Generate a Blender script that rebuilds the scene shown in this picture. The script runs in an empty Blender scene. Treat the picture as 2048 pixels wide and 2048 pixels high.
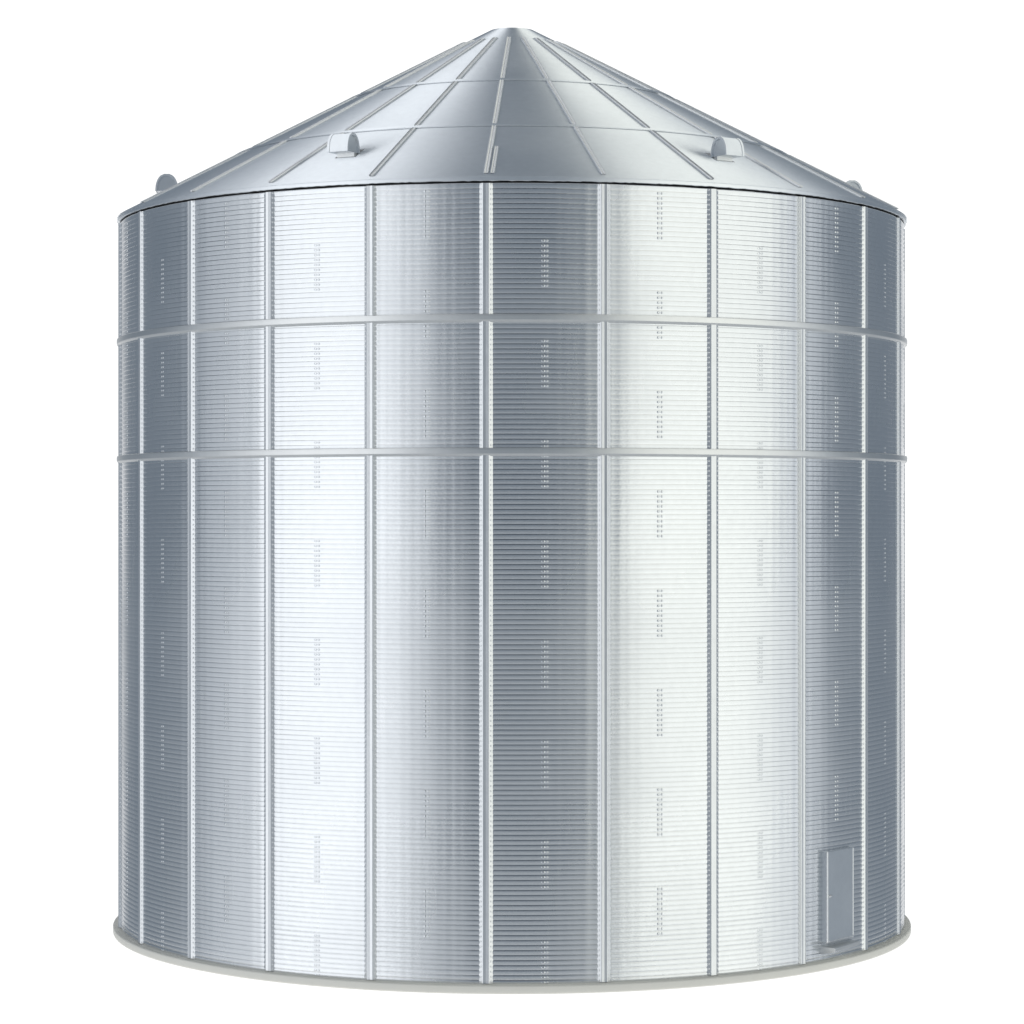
import bpy, math, random
from mathutils import Vector

S = 0.1                      # the wall radius in metres; everything below is written in wall radii
PI = math.pi
TAU = 2 * PI
R = math.radians
N = 24                       # wall panels
STEP = TAU / N
SEAM0 = -1.1046              # azimuth of one wall seam, 0 = towards the camera
rnd = random.Random(7)

sc = bpy.context.scene
col = sc.collection

# ------------------------------------------------------------------ settings
sc.view_settings.view_transform = 'Standard'
sc.view_settings.look = 'None'
sc.view_settings.exposure = 0.0
sc.view_settings.gamma = 1.0
sc.view_settings.use_curve_mapping = False
sc.render.engine = 'CYCLES'
sc.cycles.max_bounces = 10
sc.cycles.glossy_bounces = 6
sc.cycles.use_denoising = True
sc.cycles.denoiser = 'OPENIMAGEDENOISE'
sc.cycles.denoising_input_passes = 'RGB_ALBEDO_NORMAL'
sc.cycles.denoising_prefilter = 'ACCURATE'

# ------------------------------------------------------------------ helpers
class MB:
    """collects vertices and faces (in wall radii) and links them as one mesh object"""
    def __init__(self):
        self.v = []; self.f = []; self.flat = set()

    def grid(self, rows, close_u=False, flat=False):
        b = len(self.v); n = len(rows[0])
        for r in rows:
            self.v.extend(r)
        for i in range(len(rows) - 1):
            for j in range(n if close_u else n - 1):
                k = (j + 1) % n
                if flat: self.flat.add(len(self.f))
                self.f.append((b + i * n + j, b + i * n + k, b + (i + 1) * n + k, b + (i + 1) * n + j))

    def poly(self, pts):
        b = len(self.v); self.v.extend(pts); self.flat.add(len(self.f))
        self.f.append(tuple(range(b, b + len(pts))))

    def prism(self, a, bb):
        """two matching outlines joined by flat sides and closed by end faces"""
        n = len(a)
        for i in range(n):
            j = (i + 1) % n
            self.poly([a[i], a[j], bb[j], bb[i]])
        self.poly(list(reversed(a))); self.poly(list(bb))

    def lathe(self, prof, seg=288, flat=False):
        rows = [[(r * math.sin(TAU * i / seg), -r * math.cos(TAU * i / seg), z) for i in range(seg)] for r, z in prof]
        for a in range(len(rows) - 1):
            self.grid([rows[a], rows[a + 1]], close_u=True)      # every band split: crisp edges

    def dome(self, c, n, t, b, rx, ry, h, seg=8):
        c = Vector(c)
        base = len(self.v)
        rings = [(1.0, 0.0), (0.82, 0.6), (0.45, 0.92)]
        for s, u in rings:
            for i in range(seg):
                a = TAU * i / seg
                self.v.append(tuple(c + t * (rx * s * math.cos(a)) + b * (ry * s * math.sin(a)) + n * (h * u)))
        self.v.append(tuple(c + n * h))
        for k in range(2):
            for i in range(seg):
                j = (i + 1) % seg
                self.f.append((base + k * seg + i, base + k * seg + j, base + (k + 1) * seg + j, base + (k + 1) * seg + i))
        top = base + 3 * seg
        for i in range(seg):
            self.f.append((base + 2 * seg + i, base + 2 * seg + (i + 1) % seg, top))

    def mesh(self, name, mat, bevel=0):
        me = bpy.data.meshes.new(name)
        me.from_pydata([(x * S, y * S, z * S) for x, y, z in self.v], [], self.f)
        me.polygons.foreach_set('use_smooth', [i not in self.flat for i in range(len(self.f))])
        me.materials.append(mat)
        me.update()
        return me

    def build(self, name, mat, parent=None, rot=0.0, bevel=0.0):
        o = link(name, self.mesh(name, mat), parent, rot)
        if bevel:
            import bmesh
            bm = bmesh.new(); bm.from_mesh(o.data)
            bmesh.ops.remove_doubles(bm, verts=bm.verts, dist=1e-6)
            bmesh.ops.recalc_face_normals(bm, faces=bm.faces)
            bmesh.ops.bevel(bm, geom=list(bm.edges), offset=bevel * S, segments=2, profile=0.6, affect='EDGES', clamp_overlap=True)
            bm.to_mesh(o.data); bm.free()
        return o


def link(name, me, parent=None, rot=0.0):
    o = bpy.data.objects.new(name, me)
    col.objects.link(o)
    o.rotation_euler = (0, 0, rot)
    if parent is not None:
        o.parent = parent
    return o


def copy_tree(o, parent, rot):
    """a part, turned about the silo's axis, with copies of its sub-parts"""
    c = o.copy(); col.objects.link(c); c.parent = parent; c.rotation_euler = (0, 0, rot)
    for ch in list(o.children):
        d = ch.copy(); col.objects.link(d); d.parent = c
    return c


# ------------------------------------------------------------------ materials
def metal(name, color, rough, streak=0.0, bump=0.0, smudge=0.06, fine=0.0):
    m = bpy.data.materials.new(name); m.use_nodes = True
    nt = m.node_tree; nd = nt.nodes; L = nt.links
    p = nd['Principled BSDF']
    p.inputs['Metallic'].default_value = 1.0
    tc = nd.new('ShaderNodeTexCoord')
    # cloudy smudges in the gloss and a faint mottling of the silver
    n1 = nd.new('ShaderNodeTexNoise'); n1.inputs['Scale'].default_value = 2.2 / S; n1.inputs['Detail'].default_value = 5
    L.new(tc.outputs['Object'], n1.inputs['Vector'])
    mr = nd.new('ShaderNodeMapRange')
    mr.inputs['From Min'].default_value = 0.3; mr.inputs['From Max'].default_value = 0.7
    mr.inputs['To Min'].default_value = rough - smudge; mr.inputs['To Max'].default_value = rough + smudge
    L.new(n1.outputs['Fac'], mr.inputs['Value']); L.new(mr.outputs['Result'], p.inputs['Roughness'])
    n2 = nd.new('ShaderNodeTexNoise'); n2.inputs['Scale'].default_value = 60 / S; n2.inputs['Detail'].default_value = 3
    L.new(tc.outputs['Object'], n2.inputs['Vector'])
    mx = nd.new('ShaderNodeMix'); mx.data_type = 'RGBA'
    mx.inputs['A'].default_value = (*[c * 0.94 for c in color], 1); mx.inputs['B'].default_value = (*[min(1, c * 1.03) for c in color], 1)
    L.new(n2.outputs['Fac'], mx.inputs['Factor']); L.new(mx.outputs['Result'], p.inputs['Base Color'])
    if bump:
        n3 = nd.new('ShaderNodeTexNoise'); n3.inputs['Scale'].default_value = 150 / S; n3.inputs['Detail'].default_value = 2
        mp = nd.new('ShaderNodeMapping'); mp.inputs['Scale'].default_value = (1, 1, 2.5)
        L.new(tc.outputs['Object'], mp.inputs['Vector']); L.new(mp.outputs['Vector'], n3.inputs['Vector'])
        bp = nd.new('ShaderNodeBump'); bp.inputs['Strength'].default_value = bump; bp.inputs['Distance'].default_value = 0.001 * S
        L.new(n3.outputs['Fac'], bp.inputs['Height']); L.new(bp.outputs['Normal'], p.inputs['Normal'])
    return m


M_WALL = metal('silver_wall_sheet', (0.86, 0.875, 0.89), 0.27, bump=0.12)
M_RIB = metal('silver_rib', (0.88, 0.89, 0.90), 0.38, bump=0.25)
M_ROOF = metal('silver_roof_sheet', (0.895, 0.92, 0.945), 0.36, bump=0.06)
M_BAND = metal('dull_silver_band', (0.84, 0.845, 0.84), 0.38, bump=0.10)
M_DOOR = metal('silver_door', (0.80, 0.83, 0.86), 0.34, bump=0.05)

M_BASE = bpy.data.materials.new('pale_grey_plastic'); M_BASE.use_nodes = True
_n = M_BASE.node_tree.nodes; _p = _n['Principled BSDF']
_p.inputs['Roughness'].default_value = 0.55
_t = _n.new('ShaderNodeTexNoise'); _t.inputs['Scale'].default_value = 25 / S; _t.inputs['Detail'].default_value = 4
_c = _n.new('ShaderNodeTexCoord'); _x = _n.new('ShaderNodeMix'); _x.data_type = 'RGBA'
_x.inputs['A'].default_value = (0.70, 0.695, 0.645, 1); _x.inputs['B'].default_value = (0.75, 0.745, 0.695, 1)
M_BASE.node_tree.links.new(_c.outputs['Object'], _t.inputs['Vector'])
M_BASE.node_tree.links.new(_t.outputs['Fac'], _x.inputs['Factor'])
M_BASE.node_tree.links.new(_x.outputs['Result'], _p.inputs['Base Color'])

M_GROUND = bpy.data.materials.new('self_lit_white_ground'); M_GROUND.use_nodes = True
_p = M_GROUND.node_tree.nodes['Principled BSDF']
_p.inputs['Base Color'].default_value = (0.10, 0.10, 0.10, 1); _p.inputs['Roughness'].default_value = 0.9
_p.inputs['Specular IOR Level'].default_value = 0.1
_p.inputs['Emission Color'].default_value = (1, 1, 1, 1); _p.inputs['Emission Strength'].default_value = 1.02  # glow added so the ground stays pure white and shadowless

# ------------------------------------------------------------------ dimensions (wall radii, base on z = 0)
Z_WALL0, Z_WALL1 = 0.0175, 1.7815
Z_EAVE0, Z_EAVE1 = 1.7855, 1.7965
PITCH_N = 160
PITCH = (Z_WALL1 - Z_WALL0) / PITCH_N
BULGE = 0.0011
SLOPE = 0.527
def roof_z(r): return 2.299 - SLOPE * (r - 0.05)
RINGS = [1.4863, 1.1921]
BANDS = [0.42, 0.71]

silo = bpy.data.objects.new('grain_silo', None); col.objects.link(silo)
silo['label'] = 'round corrugated silver grain silo with a ribbed cone roof, standing on a pale grey base'
silo['category'] = 'grain silo'

# ---- base disc with a low foot ring round the wall
m = MB()
m.lathe([(0.0, 0.0), (1.012, 0.0), (1.0155, 0.0012), (1.0165, 0.0035), (1.0165, 0.0165), (1.0155, 0.0185), (1.0125, 0.0192),
         (1.0070, 0.0192), (1.0066, 0.0198), (1.0045, 0.0200), (0.98, 0.0200)])
m.build('base', M_BASE, silo)

# ---- wall panels
# one corrugation: a long, gently overhanging face rising to a rounded crest, then a short lean back into the groove
PROF = [(0.0, 0.0), (0.05, 0.16), (0.15, 0.36), (0.32, 0.62), (0.50, 0.84), (0.64, 0.96), (0.74, 1.0), (0.83, 0.90), (0.91, 0.58), (0.97, 0.16)]
def wall_panel(phase, seed):
    rg = random.Random(seed)
    waves = [(rg.uniform(2, 9), rg.uniform(0, TAU), rg.uniform(0.3, 1.0), rg.uniform(-0.6, 0.6)) for _ in range(7)]
    m = MB()
    seg = 40
    rows = []
    fine = [(rg.uniform(8, 17), rg.uniform(0, TAU), rg.uniform(0.5, 1.0)) for _ in range(5)]
    jitter = [rg.uniform(0.92, 1.06) for _ in range(PITCH_N + 1)]
    for i in range(PITCH_N):
        for t, ht in PROF:
            z = Z_WALL0 + (i + t) * PITCH
            h = BULGE * jitter[i] * ht - BULGE
            row = []
            for j in range(seg + 1):
                u = j / seg
                a = (u - 0.5) * STEP
                # sheet metal is never quite true: slow vertical dents, most of them near the seams
                edge = 0.45 + 0.9 * abs(2 * u - 1) ** 2
                w = sum(A * math.sin(k * TAU * u * 0.6 + ph + z * q * 3) / (k ** 1.1) for k, ph, A, q in waves)
                w2 = sum(A * math.sin(k * TAU * u + ph + 0.25 * math.sin(z * 4 + ph)) for k, ph, A in fine)
                r = 1.0 + h + (0.0006 * w + 0.0001 * w2) * edge
                row.append((r * math.sin(a), -r * math.cos(a), z))
            rows.append(row)
    r = 1.0 - BULGE
    rows.append([(r * math.sin((j / seg - 0.5) * STEP), -r * math.cos((j / seg - 0.5) * STEP), Z_WALL1) for j in range(seg + 1)])
    m.grid(rows)
    up = Vector((0, 0, 1))
    for k in range(PITCH_N):                     # k counts crests down from the eave
        if ((k - 1) // 10) % 2 != phase or k == 0:
            continue
        z = Z_WALL1 - (k + 0.5) * PITCH
        for da, rx in ((-0.0046, 0.0042), (0.0036, 0.0030)):
            n = Vector((math.sin(da), -math.cos(da), 0)); t = Vector((math.cos(da), math.sin(da), 0))
            m.dome(n * 0.9998 + up * z, n, t, up, rx, 0.0029, 0.0015 if phase == 0 else 0.0008)
    return m.mesh('wall_panel', M_WALL)

panel_meshes = {(ph, s): wall_panel(ph, 11 + 7 * s + ph) for ph in (0, 1) for s in (0, 1, 2)}
for k in range(N):
    ph = 0 if k % 2 else 1
    link('wall_panel', panel_meshes[(ph, (k * 2 + k // 3) % 3)], silo, SEAM0 + (k + 0.5) * STEP)

# ---- wall stiffeners over the seams (a shallow hat section)
def stiffener():
    m = MB()
    prof = [(-0.0160, -0.0014), (-0.0074, 0.0042), (-0.0063, 0.0046), (-0.0030, 0.0043), (0.0, 0.0040), (0.0030, 0.0043), (0.0063, 0.0046), (0.0074, 0.0042), (0.0160, -0.0014)]
    rg = random.Random(3)
    for a in range(len(prof) - 1):
        rows = []
        for i in range(PITCH_N * 2 + 1):
            z = Z_WALL0 + 0.004 + (Z_WALL1 - Z_WALL0 - 0.0045) * i / (PITCH_N * 2)
            dip = 0.00035 * math.cos(TAU * i / 2 + PI)
            row = []
            for x, h in (prof[a], prof[a + 1]):
                d = dip if abs(x) > 0.01 else 0.0
                row.append((x, -1.0 - h - d, z))
            rows.append(row)
        m.grid(rows)
    for i in range(PITCH_N):                                # a small stud in every corrugation, down both flanks
        z = Z_WALL0 + (i + 0.72) * PITCH
        for sg in (-1, 1):
            n = Vector((sg * 0.55, -0.835, 0)); t = Vector((0.835, sg * 0.55, 0))
            m.dome((sg * 0.0112, -1.0013, z), n, t, Vector((0, 0, 1)), 0.0026, 0.0028, 0.0013, 6)
    m.poly([(x, -1.0 - h, Z_WALL1 - 0.0005) for x, h in prof])
    m.poly([(x, -1.0 - h, Z_WALL0 + 0.004) for x, h in reversed(prof)])
    return m.mesh('wall_stiffener', M_RIB)

me = stiffener()
for k in range(N):
    link('wall_stiffener', me, silo, SEAM0 + k * STEP)

# ---- two wind rings
for z in RINGS:
    m = MB()
    m.lathe([(0.997, z + 0.0070), (1.0058, z + 0.0070), (1.0071, z + 0.0060), (1.0075, z + 0.0020), (1.0072, z - 0.0056), (1.0062, z - 0.0072), (1.0022, z - 0.0112), (0.997, z - 0.0118)])
    m.build('wind_ring', M_BAND, silo)

# ---- roof panels: laid up in fine level courses, so the slope is a flight of tiny rounded steps
def roof_panel(seed):
    rg = random.Random(seed)
    m = MB()
    seg = 10
    layers = 300
    z0, z1 = Z_EAVE1 - 0.002, roof_z(0.115)
    h = (z1 - z0) / layers
    rows = []
    run = h / SLOPE
    prev = None
    for i in range(layers):
        z = z0 + i * h
        r = 0.05 + (2.299 - z) / SLOPE + rg.uniform(-1, 1) * 0.00010
        rows = []
        for dr, dz in ((-0.10, 0.0), (-0.01, 0.35), (0.0, 0.7), (-0.07, 1.0)):
            rr = r + dr * h
            rows.append([(rr * math.sin((j / seg - 0.5) * STEP), -rr * math.cos((j / seg - 0.5) * STEP), z + dz * h) for j in range(seg + 1)])
        if prev: m.grid([prev, rows[0]])
        m.grid(rows)
        prev = rows[-1]
    return m.mesh('roof_panel', M_ROOF)

roof_meshes = [roof_panel(s) for s in (1, 2, 3)]
for k in range(N):
    link('roof_panel', roof_meshes[(k * 2 + k // 5) % 3], silo, SEAM0 + (k + 0.5) * STEP)

# ---- roof bands, eave band, cap
for r in BANDS:
    m = MB()
    z = roof_z(r)
    h = 0.0018
    seg = 288
    prev = None
    for i in range(5):                                   # a low proud hoop, laid up in the same courses
        zz = z - 0.0045 + i * h
        q = 0.05 + (2.299 - zz) / SLOPE + (0.0070, 0.0088, 0.0092, 0.0084, 0.0060)[i]
        rows = [[((q + dr * h) * math.sin(TAU * j / seg), -(q + dr * h) * math.cos(TAU * j / seg), zz + dz * h) for j in range(seg)] for dr, dz in (((-0.9, -0.5, -0.15, -0.05, -0.05)[i], 0.0), (0.0, 0.5), (-0.08, 1.0))]
        if prev is None: prev = [(x * 0.96, y * 0.96, zq) for x, y, zq in rows[0]]
        m.grid([prev, rows[0]], close_u=True)
        m.grid(rows, close_u=True)
        prev = rows[-1]
    m.grid([prev, [(x * 0.96, y * 0.96, zq) for x, y, zq in prev]], close_u=True)
    m.build('roof_band', M_ROOF, silo)

m = MB()
rg = random.Random(21)
seg = 720
ej = [rg.uniform(-0.0007, 0.0007) for _ in range(seg)]       # the trimmed lower edge is a little ragged
prof = [(0.965, Z_EAVE0, 1), (1.0035, Z_EAVE0, 1), (1.0045, Z_EAVE0 + 0.001, 0.7), (1.0045, Z_EAVE1 - 0.0008, 0), (1.0030, Z_EAVE1 + 0.0004, 0), (0.985, roof_z(0.985) - 0.001, 0)]
rows = [[(r * math.sin(TAU * i / seg), -r * math.cos(TAU * i / seg), z + k * ej[i]) for i in range(seg)] for r, z, k in prof]
for i in range(len(rows) - 1):
    m.grid([rows[i], rows[i + 1]], close_u=True)
m.build('eave_band', M_ROOF, silo)

m = MB()
layers = 40
z0, z1 = roof_z(0.128), 2.297
h = (z1 - z0) / layers
seg = 144
def ring(r, z): return [(r * math.sin(TAU * i / seg), -r * math.cos(TAU * i / seg), z) for i in range(seg)]
prev = ring(0.118, z0 - 0.001)
for i in range(layers):
    z = z0 + i * h
    r = 0.05 + (2.299 - z) / SLOPE + 0.0022
    rows = [ring(r + dr * h, z + dz * h) for dr, dz in ((-0.10, 0.0), (-0.01, 0.35), (0.0, 0.7), (-0.07, 1.0))]
    m.grid([prev, rows[0]], close_u=True)
    m.grid(rows, close_u=True)
    prev = rows[-1]
m.grid([prev, ring(0.044, 2.2985), ring(0.030, 2.2995), ring(0.001, 2.3)], close_u=True)
m.build('roof_cap', M_ROOF, silo)

# ---- roof ribs: three lengths down every seam, rounded at both ends
NX, NZ = 0.466, 0.885                                      # slope normal (outward, up)
def slope_point(x, r, h):
    return (x, -(r + h * NX), roof_z(r) + h * NZ)

def roof_rib(r0, r1, hw=0.0057, x0=0.0):
    m = MB()
    prof = [(-1.06, -0.0030), (-0.98, 0.0070), (-0.84, 0.0112), (-0.60, 0.0122), (-0.30, 0.0072), (0.30, 0.0072), (0.60, 0.0122), (0.84, 0.0112), (0.98, 0.0070), (1.06, -0.0030)]
    z0, z1 = roof_z(r1), roof_z(r0)
    n = max(8, int((z1 - z0) / 0.00155))
    h = (z1 - z0) / n
    prev = None
    for i in range(n):                                      # laid up in level courses like the roof
        z = z0 + i * h
        r = 0.05 + (2.299 - z) / SLOPE
        d = min(r - r0, r1 - r + h / SLOPE) / (hw * 1.2)
        sc_ = math.sqrt(max(0.05, 1 - max(0.0, 1 - d) ** 2))
        row = [(x0 + x * hw * sc_, q if q < 0 else q * min(1, sc_ * 1.05)) for x, q in prof]
        lo = [(x, -(r + q - 0.06 * h), z) for x, q in row]
        md = [(x, -(r + q), z + h * 0.4) for x, q in row]
        hi = [(x, -(r + q - 0.34 * h), z + h) for x, q in row]
        if prev: m.grid([prev, lo])
        m.grid([lo, md, hi])
        prev = hi
    return m.mesh('roof_rib', M_RIB)

for r0, r1 in ((0.126, BANDS[0] - 0.007), (BANDS[0] + 0.004, BANDS[1] - 0.008), (BANDS[1] + 0.004, 0.990)):
    me = roof_rib(r0, r1)
    for k in range(N):
        link('roof_rib', me, silo, SEAM0 + k * STEP)
short = link('roof_rib', roof_rib(0.838, 0.990, 0.0046, 0.0138), silo, SEAM0 + 4 * STEP)
short['label'] = 'short thin rib beside the foot of a full rib'

# ---- roof vents: a short barrel hood lying across the slope on a narrow collar
def vent():
    o = bpy.data.objects.new('roof_vent', None); col.objects.link(o); o.parent = silo
    r0 = 0.882                                              # radius at the middle of the hood
    zb = roof_z(0.870)
    hl, rw, ht, low = 0.0268, 0.0280, 0.0425, 0.0085        # half length, half width (front to back), arch height, lower edge
    def arch(k):
        pts = []
        for i in range(21):
            a = PI * i / 20
            c, q = math.cos(a), math.sin(a)
            pts.append((math.copysign(abs(c) ** 0.85, c) * (rw - k), low + (q ** 0.9) * (ht - k)))
        return pts                                          # (towards the eave, up)
    def P(x, f, z): return (x, -(r0 + f), zb + z)
    outer, inner = arch(0.0), arch(0.0034)
    hood = MB()
    for side in (-1, 1):
        hood.grid([[P(side * hl, f, z) for f, z in outer], [P(side * hl, f, z) for f, z in inner]], flat=True)
    rim = arch(-0.0010)
    w = 0.006
    def courses(k, xa_, xb_):                                # the arch as level courses: upright faces and tiny treads
        nl = 22
        top = ht - k
        def half(z):                                        # half width of the arch at height z above its foot
            q = min(1.0, max(0.0, z / top)) ** (1 / 0.9)
            return (rw - k) * (1 - q * q) ** 0.425
        for sgn in (1, -1):
            last = None
            for i in range(nl):
                za, zb_ = top * i / nl, top * (i + 1) / nl
                f = half((za + zb_ * 0.6) / 1.6) * sgn
                pa = [P(x, f * 0.995, low + za) for x in (xa_, xb_)]
                pm = [P(x, f, low + za * 0.6 + zb_ * 0.4) for x in (xa_, xb_)]
                pb = [P(x, f * 0.985, low + zb_) for x in (xa_, xb_)]
                if last: hood.grid([last, pa])
                hood.grid([pa, pm, pb])
                last = pb
            hood.grid([last, [P(x, 0, low + top) for x in (xa_, xb_)]])
    courses(0.0, -hl + w, hl - w)
    for side in (-1, 1):                                    # rolled rim at each end
        courses(-0.0010, min(side * (hl - w), side * hl), max(side * (hl - w), side * hl))
        hood.grid([[P(side * (hl - w), f, z) for f, z in outer], [P(side * (hl - w), f, z) for f, z in rim]], flat=True)
        hood.grid([[P(side * hl, f, z) for f, z in outer], [P(side * hl, f, z) for f, z in rim]], flat=True)
    hood.grid([[P(x, f, z) for f, z in inner] for x in (-hl, hl)])
    hood.poly([P(-hl, *outer[0]), P(hl, *outer[0]), P(hl, *inner[0]), P(-hl, *inner[0])])
    hood.poly([P(-hl, outer[0][0], low), P(hl, outer[0][0], low), P(hl, -rw, low), P(-hl, -rw, low)])
    hood.build('hood', M_ROOF, o)
    end = MB()
    for side in (-1, 1):
        x = side * (hl - 0.004)
        pts = [P(x, f, z) for f, z in inner]
        end.poly(pts if side > 0 else list(reversed(pts)))
    end.build('vent_screen', M_DOOR, o)
    c = MB()
    ff, fb, hc = -0.010, -0.026, 0.0225
    a = [P(-hc, ff, -0.012), P(hc, ff, -0.012), P(hc, fb, 0.0), P(-hc, fb, 0.0)]
    b = [P(-hc, ff, low + 0.001), P(hc, ff, low + 0.001), P(hc, fb, low + 0.001), P(-hc, fb, low + 0.001)]
    c.prism(a, b)
    ra, rb = r0 + ff + 0.0035, r0 - 0.05
    xa, xb = -hc - 0.004, hc + 0.004
    c.prism([slope_point(xa, rb, -0.001), slope_point(xa, ra, -0.001), slope_point(xb, ra, -0.001), slope_point(xb, rb, -0.001)],
            [slope_point(xa, rb, 0.0015), slope_point(xa, ra, 0.0015), slope_point(xb, ra, 0.0015), slope_point(xb, rb, 0.0015)])
    c.build('collar', M_BAND, o)
    return o

v0 = vent()
v0.rotation_euler = (0, 0, SEAM0 + 2.5 * STEP)
for k in range(1, 6):
    copy_tree(v0, silo, SEAM0 + (2.5 + 4 * k) * STEP)

# ---- door: a flat box standing a little proud of the wall
DA = R(51.3)
nrm = Vector((math.sin(DA), -math.cos(DA), 0)); tan = Vector((math.cos(DA), math.sin(DA), 0))
pc = Vector((0.7643, -0.6610, 0))                           # middle of the door's outer face
hw, dz0, dz1 = 0.0575, 0.063, 0.273
def D(t, n, z):
    q = pc + tan * t + nrm * n
    return (q.x, q.y, z)
door = MB()
door.prism([D(-hw, -0.034, dz0), D(hw, -0.034, dz0), D(hw, 0, dz0), D(-hw, 0, dz0)],
           [D(-hw, -0.034, dz1), D(hw, -0.034, dz1), D(hw, 0, dz1), D(-hw, 0, dz1)])
door_o = door.build('door', M_DOOR, silo, bevel=0.0016)
fr = MB()                                                   # thin raised rim down the front edge and along the foot
e = 0.0052
for (t0, t1, z0_, z1_) in ((-hw - 0.0012, -hw + e, dz0 - 0.0012, dz1 + 0.0012), (-hw + e, hw + 0.001, dz0 - 0.0012, dz0 + e * 0.8), (hw - e * 0.8, hw + 0.001, dz0 + e * 0.8, dz1)):
    fr.prism([D(t0, -0.0035, z0_), D(t1, -0.0035, z0_), D(t1, 0.0012, z0_), D(t0, 0.0012, z0_)],
             [D(t0, -0.0035, z1_), D(t1, -0.0035, z1_), D(t1, 0.0012, z1_), D(t0, 0.0012, z1_)])
fr.prism([D(-hw - 0.0034, -0.0235, dz0), D(-hw + 0.002, -0.0235, dz0), D(-hw + 0.002, -0.0165, dz0), D(-hw - 0.0034, -0.0165, dz0)],
         [D(-hw - 0.0034, -0.0235, dz1), D(-hw + 0.002, -0.0235, dz1), D(-hw + 0.002, -0.0165, dz1), D(-hw - 0.0034, -0.0165, dz1)])
fr.build('door_frame', M_RIB, door_o, bevel=0.0023)
hd = MB()
zc = 0.170
hd.prism([D(-0.050, -0.001, zc - 0.0018), D(-0.034, -0.001, zc - 0.0018), D(-0.034, 0.0016, zc - 0.0010), D(-0.050, 0.0030, zc - 0.0018)],
         [D(-0.050, -0.001, zc + 0.0018), D(-0.034, -0.001, zc + 0.0014), D(-0.034, 0.0016, zc + 0.0006), D(-0.050, 0.0030, zc + 0.0018)])
hd.dome(D(-0.050, 0.0015, zc), nrm, tan, Vector((0, 0, 1)), 0.0035, 0.0038, 0.0045)
hd.build('handle', M_RIB, door_o)

# ---- step under the door: a three-cornered bracket running to the next stiffener
st = MB()
t0, t1 = -0.062, 0.068
def tri(t, tip):
    return [D(t, -0.034, 0.054), D(t, tip, 0.0535), D(t, tip - 0.001, 0.0445), D(t, -0.034, 0.0310)]
st.prism(tri(t0, 0.0240), tri(t1, 0.0120))
st.build('step', M_BAND, silo, bevel=0.0009)

# ------------------------------------------------------------------ the surface it stands on
m = MB()
seg = 128
m.poly([(1.045 * math.sin(TAU * i / seg), -1.045 * math.cos(TAU * i / seg), -0.0004) for i in range(seg)])
g = m.build('ground', M_GROUND)
g['kind'] = 'structure'
if g.data.polygons[0].normal.z < 0:
    g.data.flip_normals()

# ------------------------------------------------------------------ studio surroundings (world) and lamps
w = bpy.data.worlds.new('World'); sc.world = w; w.use_nodes = True
nt = w.node_tree; nd = nt.nodes; L = nt.links
bg = nd['Background']
tc = nd.new('ShaderNodeTexCoord'); sx = nd.new('ShaderNodeSeparateXYZ')
L.new(tc.outputs['Generated'], sx.inputs['Vector'])
def math_node(op, a=None, b=None, c=None):
    n = nd.new('ShaderNodeMath'); n.operation = op
    for i, q in enumerate((a, b, c)):
        if q is None: continue
        if isinstance(q, (int, float)): n.inputs[i].default_value = q
        else: L.new(q, n.inputs[i])
    return n.outputs[0]
def ramp(val, f0, f1):
    n = nd.new('ShaderNodeMapRange'); n.interpolation_type = 'SMOOTHSTEP'
    n.inputs['From Min'].default_value = f0; n.inputs['From Max'].default_value = f1
    L.new(val, n.inputs['Value']); return n.outputs['Result']
az = math_node('ARCTAN2', sx.outputs['X'], sx.outputs['Y'])       # 0 behind the silo, seen from the camera
aaz = math_node('ABSOLUTE', az)
m1 = ramp(aaz, R(30), R(22))
m2 = ramp(sx.outputs['Z'], math.sin(R(38)), math.sin(R(26)))
white = math_node('MULTIPLY', m1, m2)
up = ramp(sx.outputs['Z'], 0.25, 0.75)
mixa = nd.new('ShaderNodeMix'); mixa.data_type = 'RGBA'
mixa.inputs['A'].default_value = (0.163, 0.197, 0.238, 1)          # dim studio walls
mixa.inputs['B'].default_value = (0.040, 0.050, 0.065, 1)          # dark ceiling
L.new(up, mixa.inputs['Factor'])
low = ramp(sx.outputs['Z'], -0.08, -0.50)
mixc = nd.new('ShaderNodeMix'); mixc.data_type = 'RGBA'
mixc.inputs['B'].default_value = (0.40, 0.43, 0.46, 1)             # paler studio floor
L.new(low, mixc.inputs['Factor']); L.new(mixa.outputs['Result'], mixc.inputs['A'])
mixb = nd.new('ShaderNodeMix'); mixb.data_type = 'RGBA'
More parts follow.
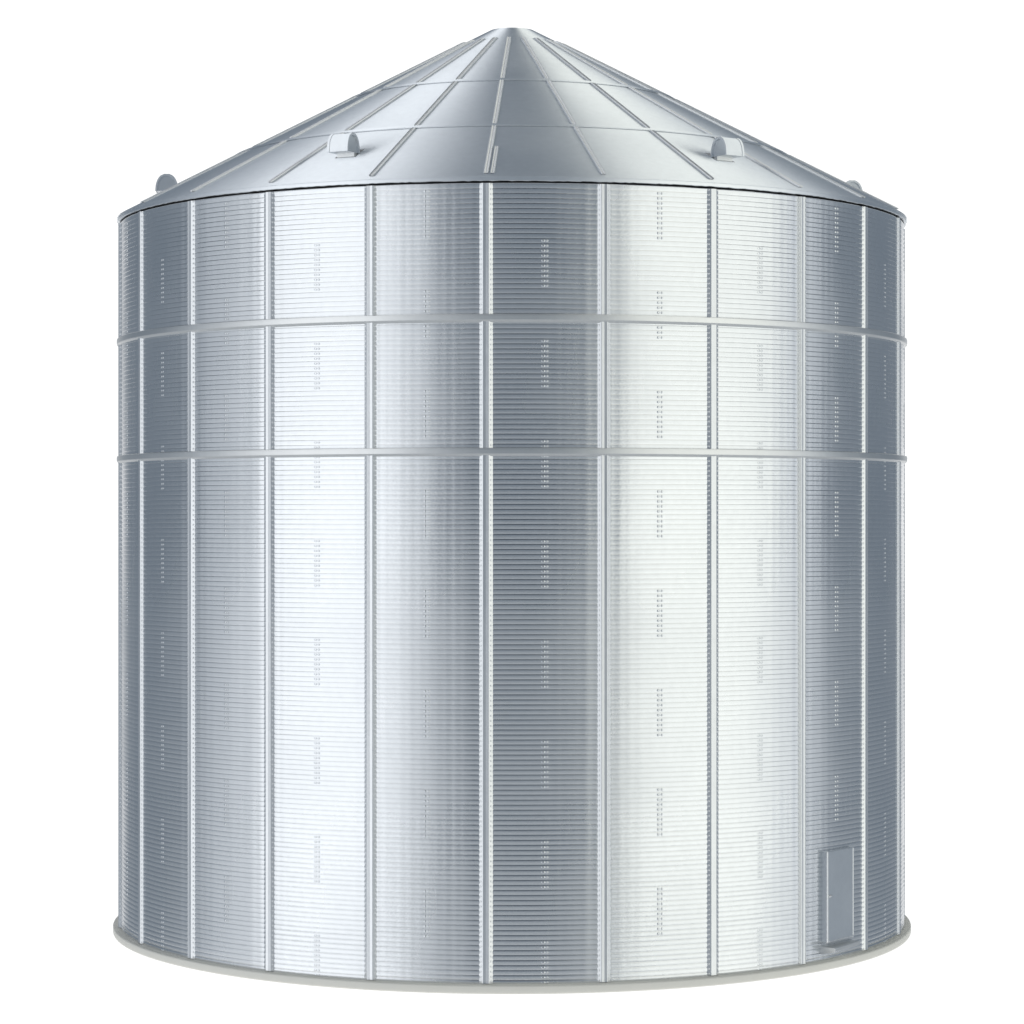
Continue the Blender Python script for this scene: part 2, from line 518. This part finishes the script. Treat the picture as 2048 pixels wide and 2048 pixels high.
mixb.inputs['B'].default_value = (1.15, 1.15, 1.15, 1)             # the white backdrop
L.new(white, mixb.inputs['Factor']); L.new(mixc.outputs['Result'], mixb.inputs['A'])
L.new(mixb.outputs['Result'], bg.inputs['Color'])
bg.inputs['Strength'].default_value = 1.0


def softbox_or_fill(name, az_deg, dist, zc, width, height, radiance, color=(1, 1, 1)):
    ld = bpy.data.lights.new(name, 'AREA'); ld.shape = 'RECTANGLE'
    ld.size = width * S; ld.size_y = height * S
    ld.energy = radiance * PI * (width * S) * (height * S)
    ld.color = color
    o = bpy.data.objects.new(name, ld); col.objects.link(o)
    a = R(az_deg)
    o.location = (dist * math.sin(a) * S, -dist * math.cos(a) * S, zc * S)
    d = Vector((0, 0, 0)) - o.location
    d.z = 0
    o.rotation_euler = d.to_track_quat('-Z', 'Y').to_euler()
    return o

softbox_or_fill('softbox_or_fill', 51.5, 6.0, 6.3, 5.5, 18.0, 0.87, (1.0, 1.0, 0.905))
softbox_or_fill('softbox_or_fill', 83, 6.0, 6.3, 1.3, 18.0, 0.54, (0.96, 0.98, 1.0))  # added fill strip, out of view: eases the right highlight into the dark
softbox_or_fill('softbox_or_fill', -51, 6.0, 6.3, 4.4, 18.0, 0.94, (0.985, 0.995, 1.0))
softbox_or_fill('softbox_or_fill', -25, 6.0, 6.3, 1.2, 18.0, 0.44, (0.98, 0.99, 1.0))  # added dim fill: softens the left highlight towards the middle
softbox_or_fill('softbox_or_fill', -83, 6.0, 6.3, 2.2, 18.0, 0.32, (0.95, 0.97, 1.0))  # added dim fill: grades the outer falloff of the left highlight

# ------------------------------------------------------------------ camera
cd = bpy.data.cameras.new('camera'); cam = bpy.data.objects.new('camera', cd); col.objects.link(cam)
cam.location = (0, -6.8063 * S, 1.05 * S)
cam.rotation_euler = (R(90), 0, 0)
cd.sensor_width = 36; cd.sensor_fit = 'HORIZONTAL'
cd.lens = 36 * 5283.1 / 2048
cd.shift_y = 7.2 / 2048
cd.clip_start = 0.005; cd.clip_end = 100
sc.camera = cam
